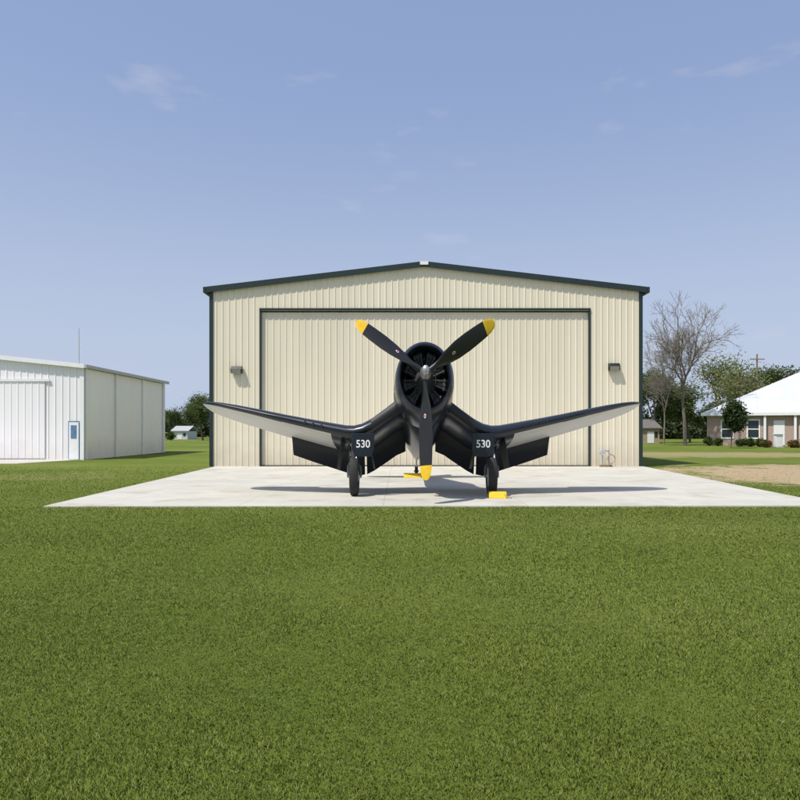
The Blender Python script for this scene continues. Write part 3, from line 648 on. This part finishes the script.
def pole(px,d,yt,label):
    x=(px-400)/F*d; h=CZ+(430-yt)/F*d; T=thing('utility_pole',(x,d,0),label,'utility pole'); mb=MB(); mb.tube((x,d,0),(x,d,h),.16,.11,M['wood'],10); build(mb,'pole',T,smooth=True)
    mb=MB(); mb.box(x-1.1,x+1.1,d-.2,d-.1,h-.9,h-.75,M['wood'])
    for q in (-1,-.4,.4,1): mb.tube((x+q,d-.15,h-.75),(x+q,d-.15,h-.55),.05,.04,M['grey_steel'],6)
    build(mb,'crossarm',T)
pole(757,105,354,'wooden utility pole with crossarm behind the house')
x=(778-400)/F*70
T=thing('utility_cabinet',(x,70,0),'small white utility cabinet on the lawn by the house','cabinet')
mb=MB(); mb.box(x-.35,x+.35,69.7,70.2,.1,1.35,M['white']); build(mb,'body',T,bevel=.03)
mb=MB(); mb.prism([(x-.42,69.6,1.352),(x+.42,69.6,1.352),(x+.42,70.3,1.352),(x-.42,70.3,1.352)],(0,0,.08),M['white_trim']); build(mb,'lid',T)
mb=MB(); mb.box(x-.4,x+.4,69.65,70.25,-.02,.098,M['concrete']); build(mb,'plinth',T)

# ------------------------------------------------------------ light, sky, camera
sd=Vector((-0.44,-0.36,0.95)).normalized(); el=math.asin(sd.z); az=math.atan2(sd.x,sd.y)
w=bpy.data.worlds.new('World'); scene.world=w; w.use_nodes=True; t=w.node_tree; N=t.nodes; L=t.links
bg=N['Background']; sky=N.new('ShaderNodeTexSky'); sky.sky_type='NISHITA'; sky.sun_disc=False; sky.sun_elevation=el; sky.sun_rotation=az
sky.air_density=1.0; sky.dust_density=2.5; sky.ozone_density=1.5
tc=N.new('ShaderNodeTexCoord'); mp=N.new('ShaderNodeMapping'); mp.inputs['Scale'].default_value=(2.8,2.8,9); mp.inputs['Location'].default_value=(5.3,2.7,2.35); L.new(tc.outputs['Generated'],mp.inputs[0])
n=N.new('ShaderNodeTexNoise'); n.inputs['Scale'].default_value=2.6; n.inputs['Detail'].default_value=5; n.inputs['Roughness'].default_value=.5; L.new(mp.outputs[0],n.inputs[0])
cr=N.new('ShaderNodeValToRGB'); cr.color_ramp.elements[0].position=.62; cr.color_ramp.elements[0].color=(0,0,0,1); cr.color_ramp.elements[1].position=.9; cr.color_ramp.elements[1].color=(.4,.4,.4,1)
L.new(n.outputs['Fac'],cr.inputs[0])
hz=N.new('ShaderNodeMix'); hz.data_type='RGBA'; hz.inputs[0].default_value=0.6; L.new(sky.outputs[0],hz.inputs[6]); hz.inputs[7].default_value=(2.85,3.75,6.1,1)   # summer haze
sx=N.new('ShaderNodeSeparateXYZ'); L.new(tc.outputs['Generated'],sx.inputs[0])
ml=N.new('ShaderNodeMapRange'); ml.interpolation_type='SMOOTHERSTEP'; ml.inputs[1].default_value=-0.05; ml.inputs[2].default_value=0.55; ml.inputs[3].default_value=.85; ml.inputs[4].default_value=0; L.new(sx.outputs[2],ml.inputs[0])
hh=N.new('ShaderNodeMix'); hh.data_type='RGBA'; L.new(ml.outputs[0],hh.inputs[0]); L.new(hz.outputs[2],hh.inputs[6]); hh.inputs[7].default_value=(4.35,4.95,6.2,1)
mx=N.new('ShaderNodeMix'); mx.data_type='RGBA'; L.new(cr.outputs[0],mx.inputs[0]); L.new(hh.outputs[2],mx.inputs[6]); mx.inputs[7].default_value=(6.2,5.9,6.3,1)
L.new(mx.outputs[2],bg.inputs[0]); bg.inputs[1].default_value=0.125
sun=bpy.data.lights.new('sun','SUN'); sun.energy=4.6; sun.angle=math.radians(.6); sun.color=(1,.95,.86)
so=bpy.data.objects.new('sun',sun); COL.objects.link(so); so.rotation_euler=sd.to_track_quat('Z','Y').to_euler(); so.location=(-20,-10,40)
cam=bpy.data.cameras.new('camera'); cam.sensor_width=36; cam.lens=36*F/800; cam.shift_y=30/800; cam.clip_end=6000; cam.clip_start=.05
co=bpy.data.objects.new('camera',cam); COL.objects.link(co); co.location=(0,0,CZ); co.rotation_euler=(math.radians(90),0,0)
scene.camera=co
scene.view_settings.view_transform='Standard'; scene.view_settings.look='None'; scene.view_settings.exposure=0
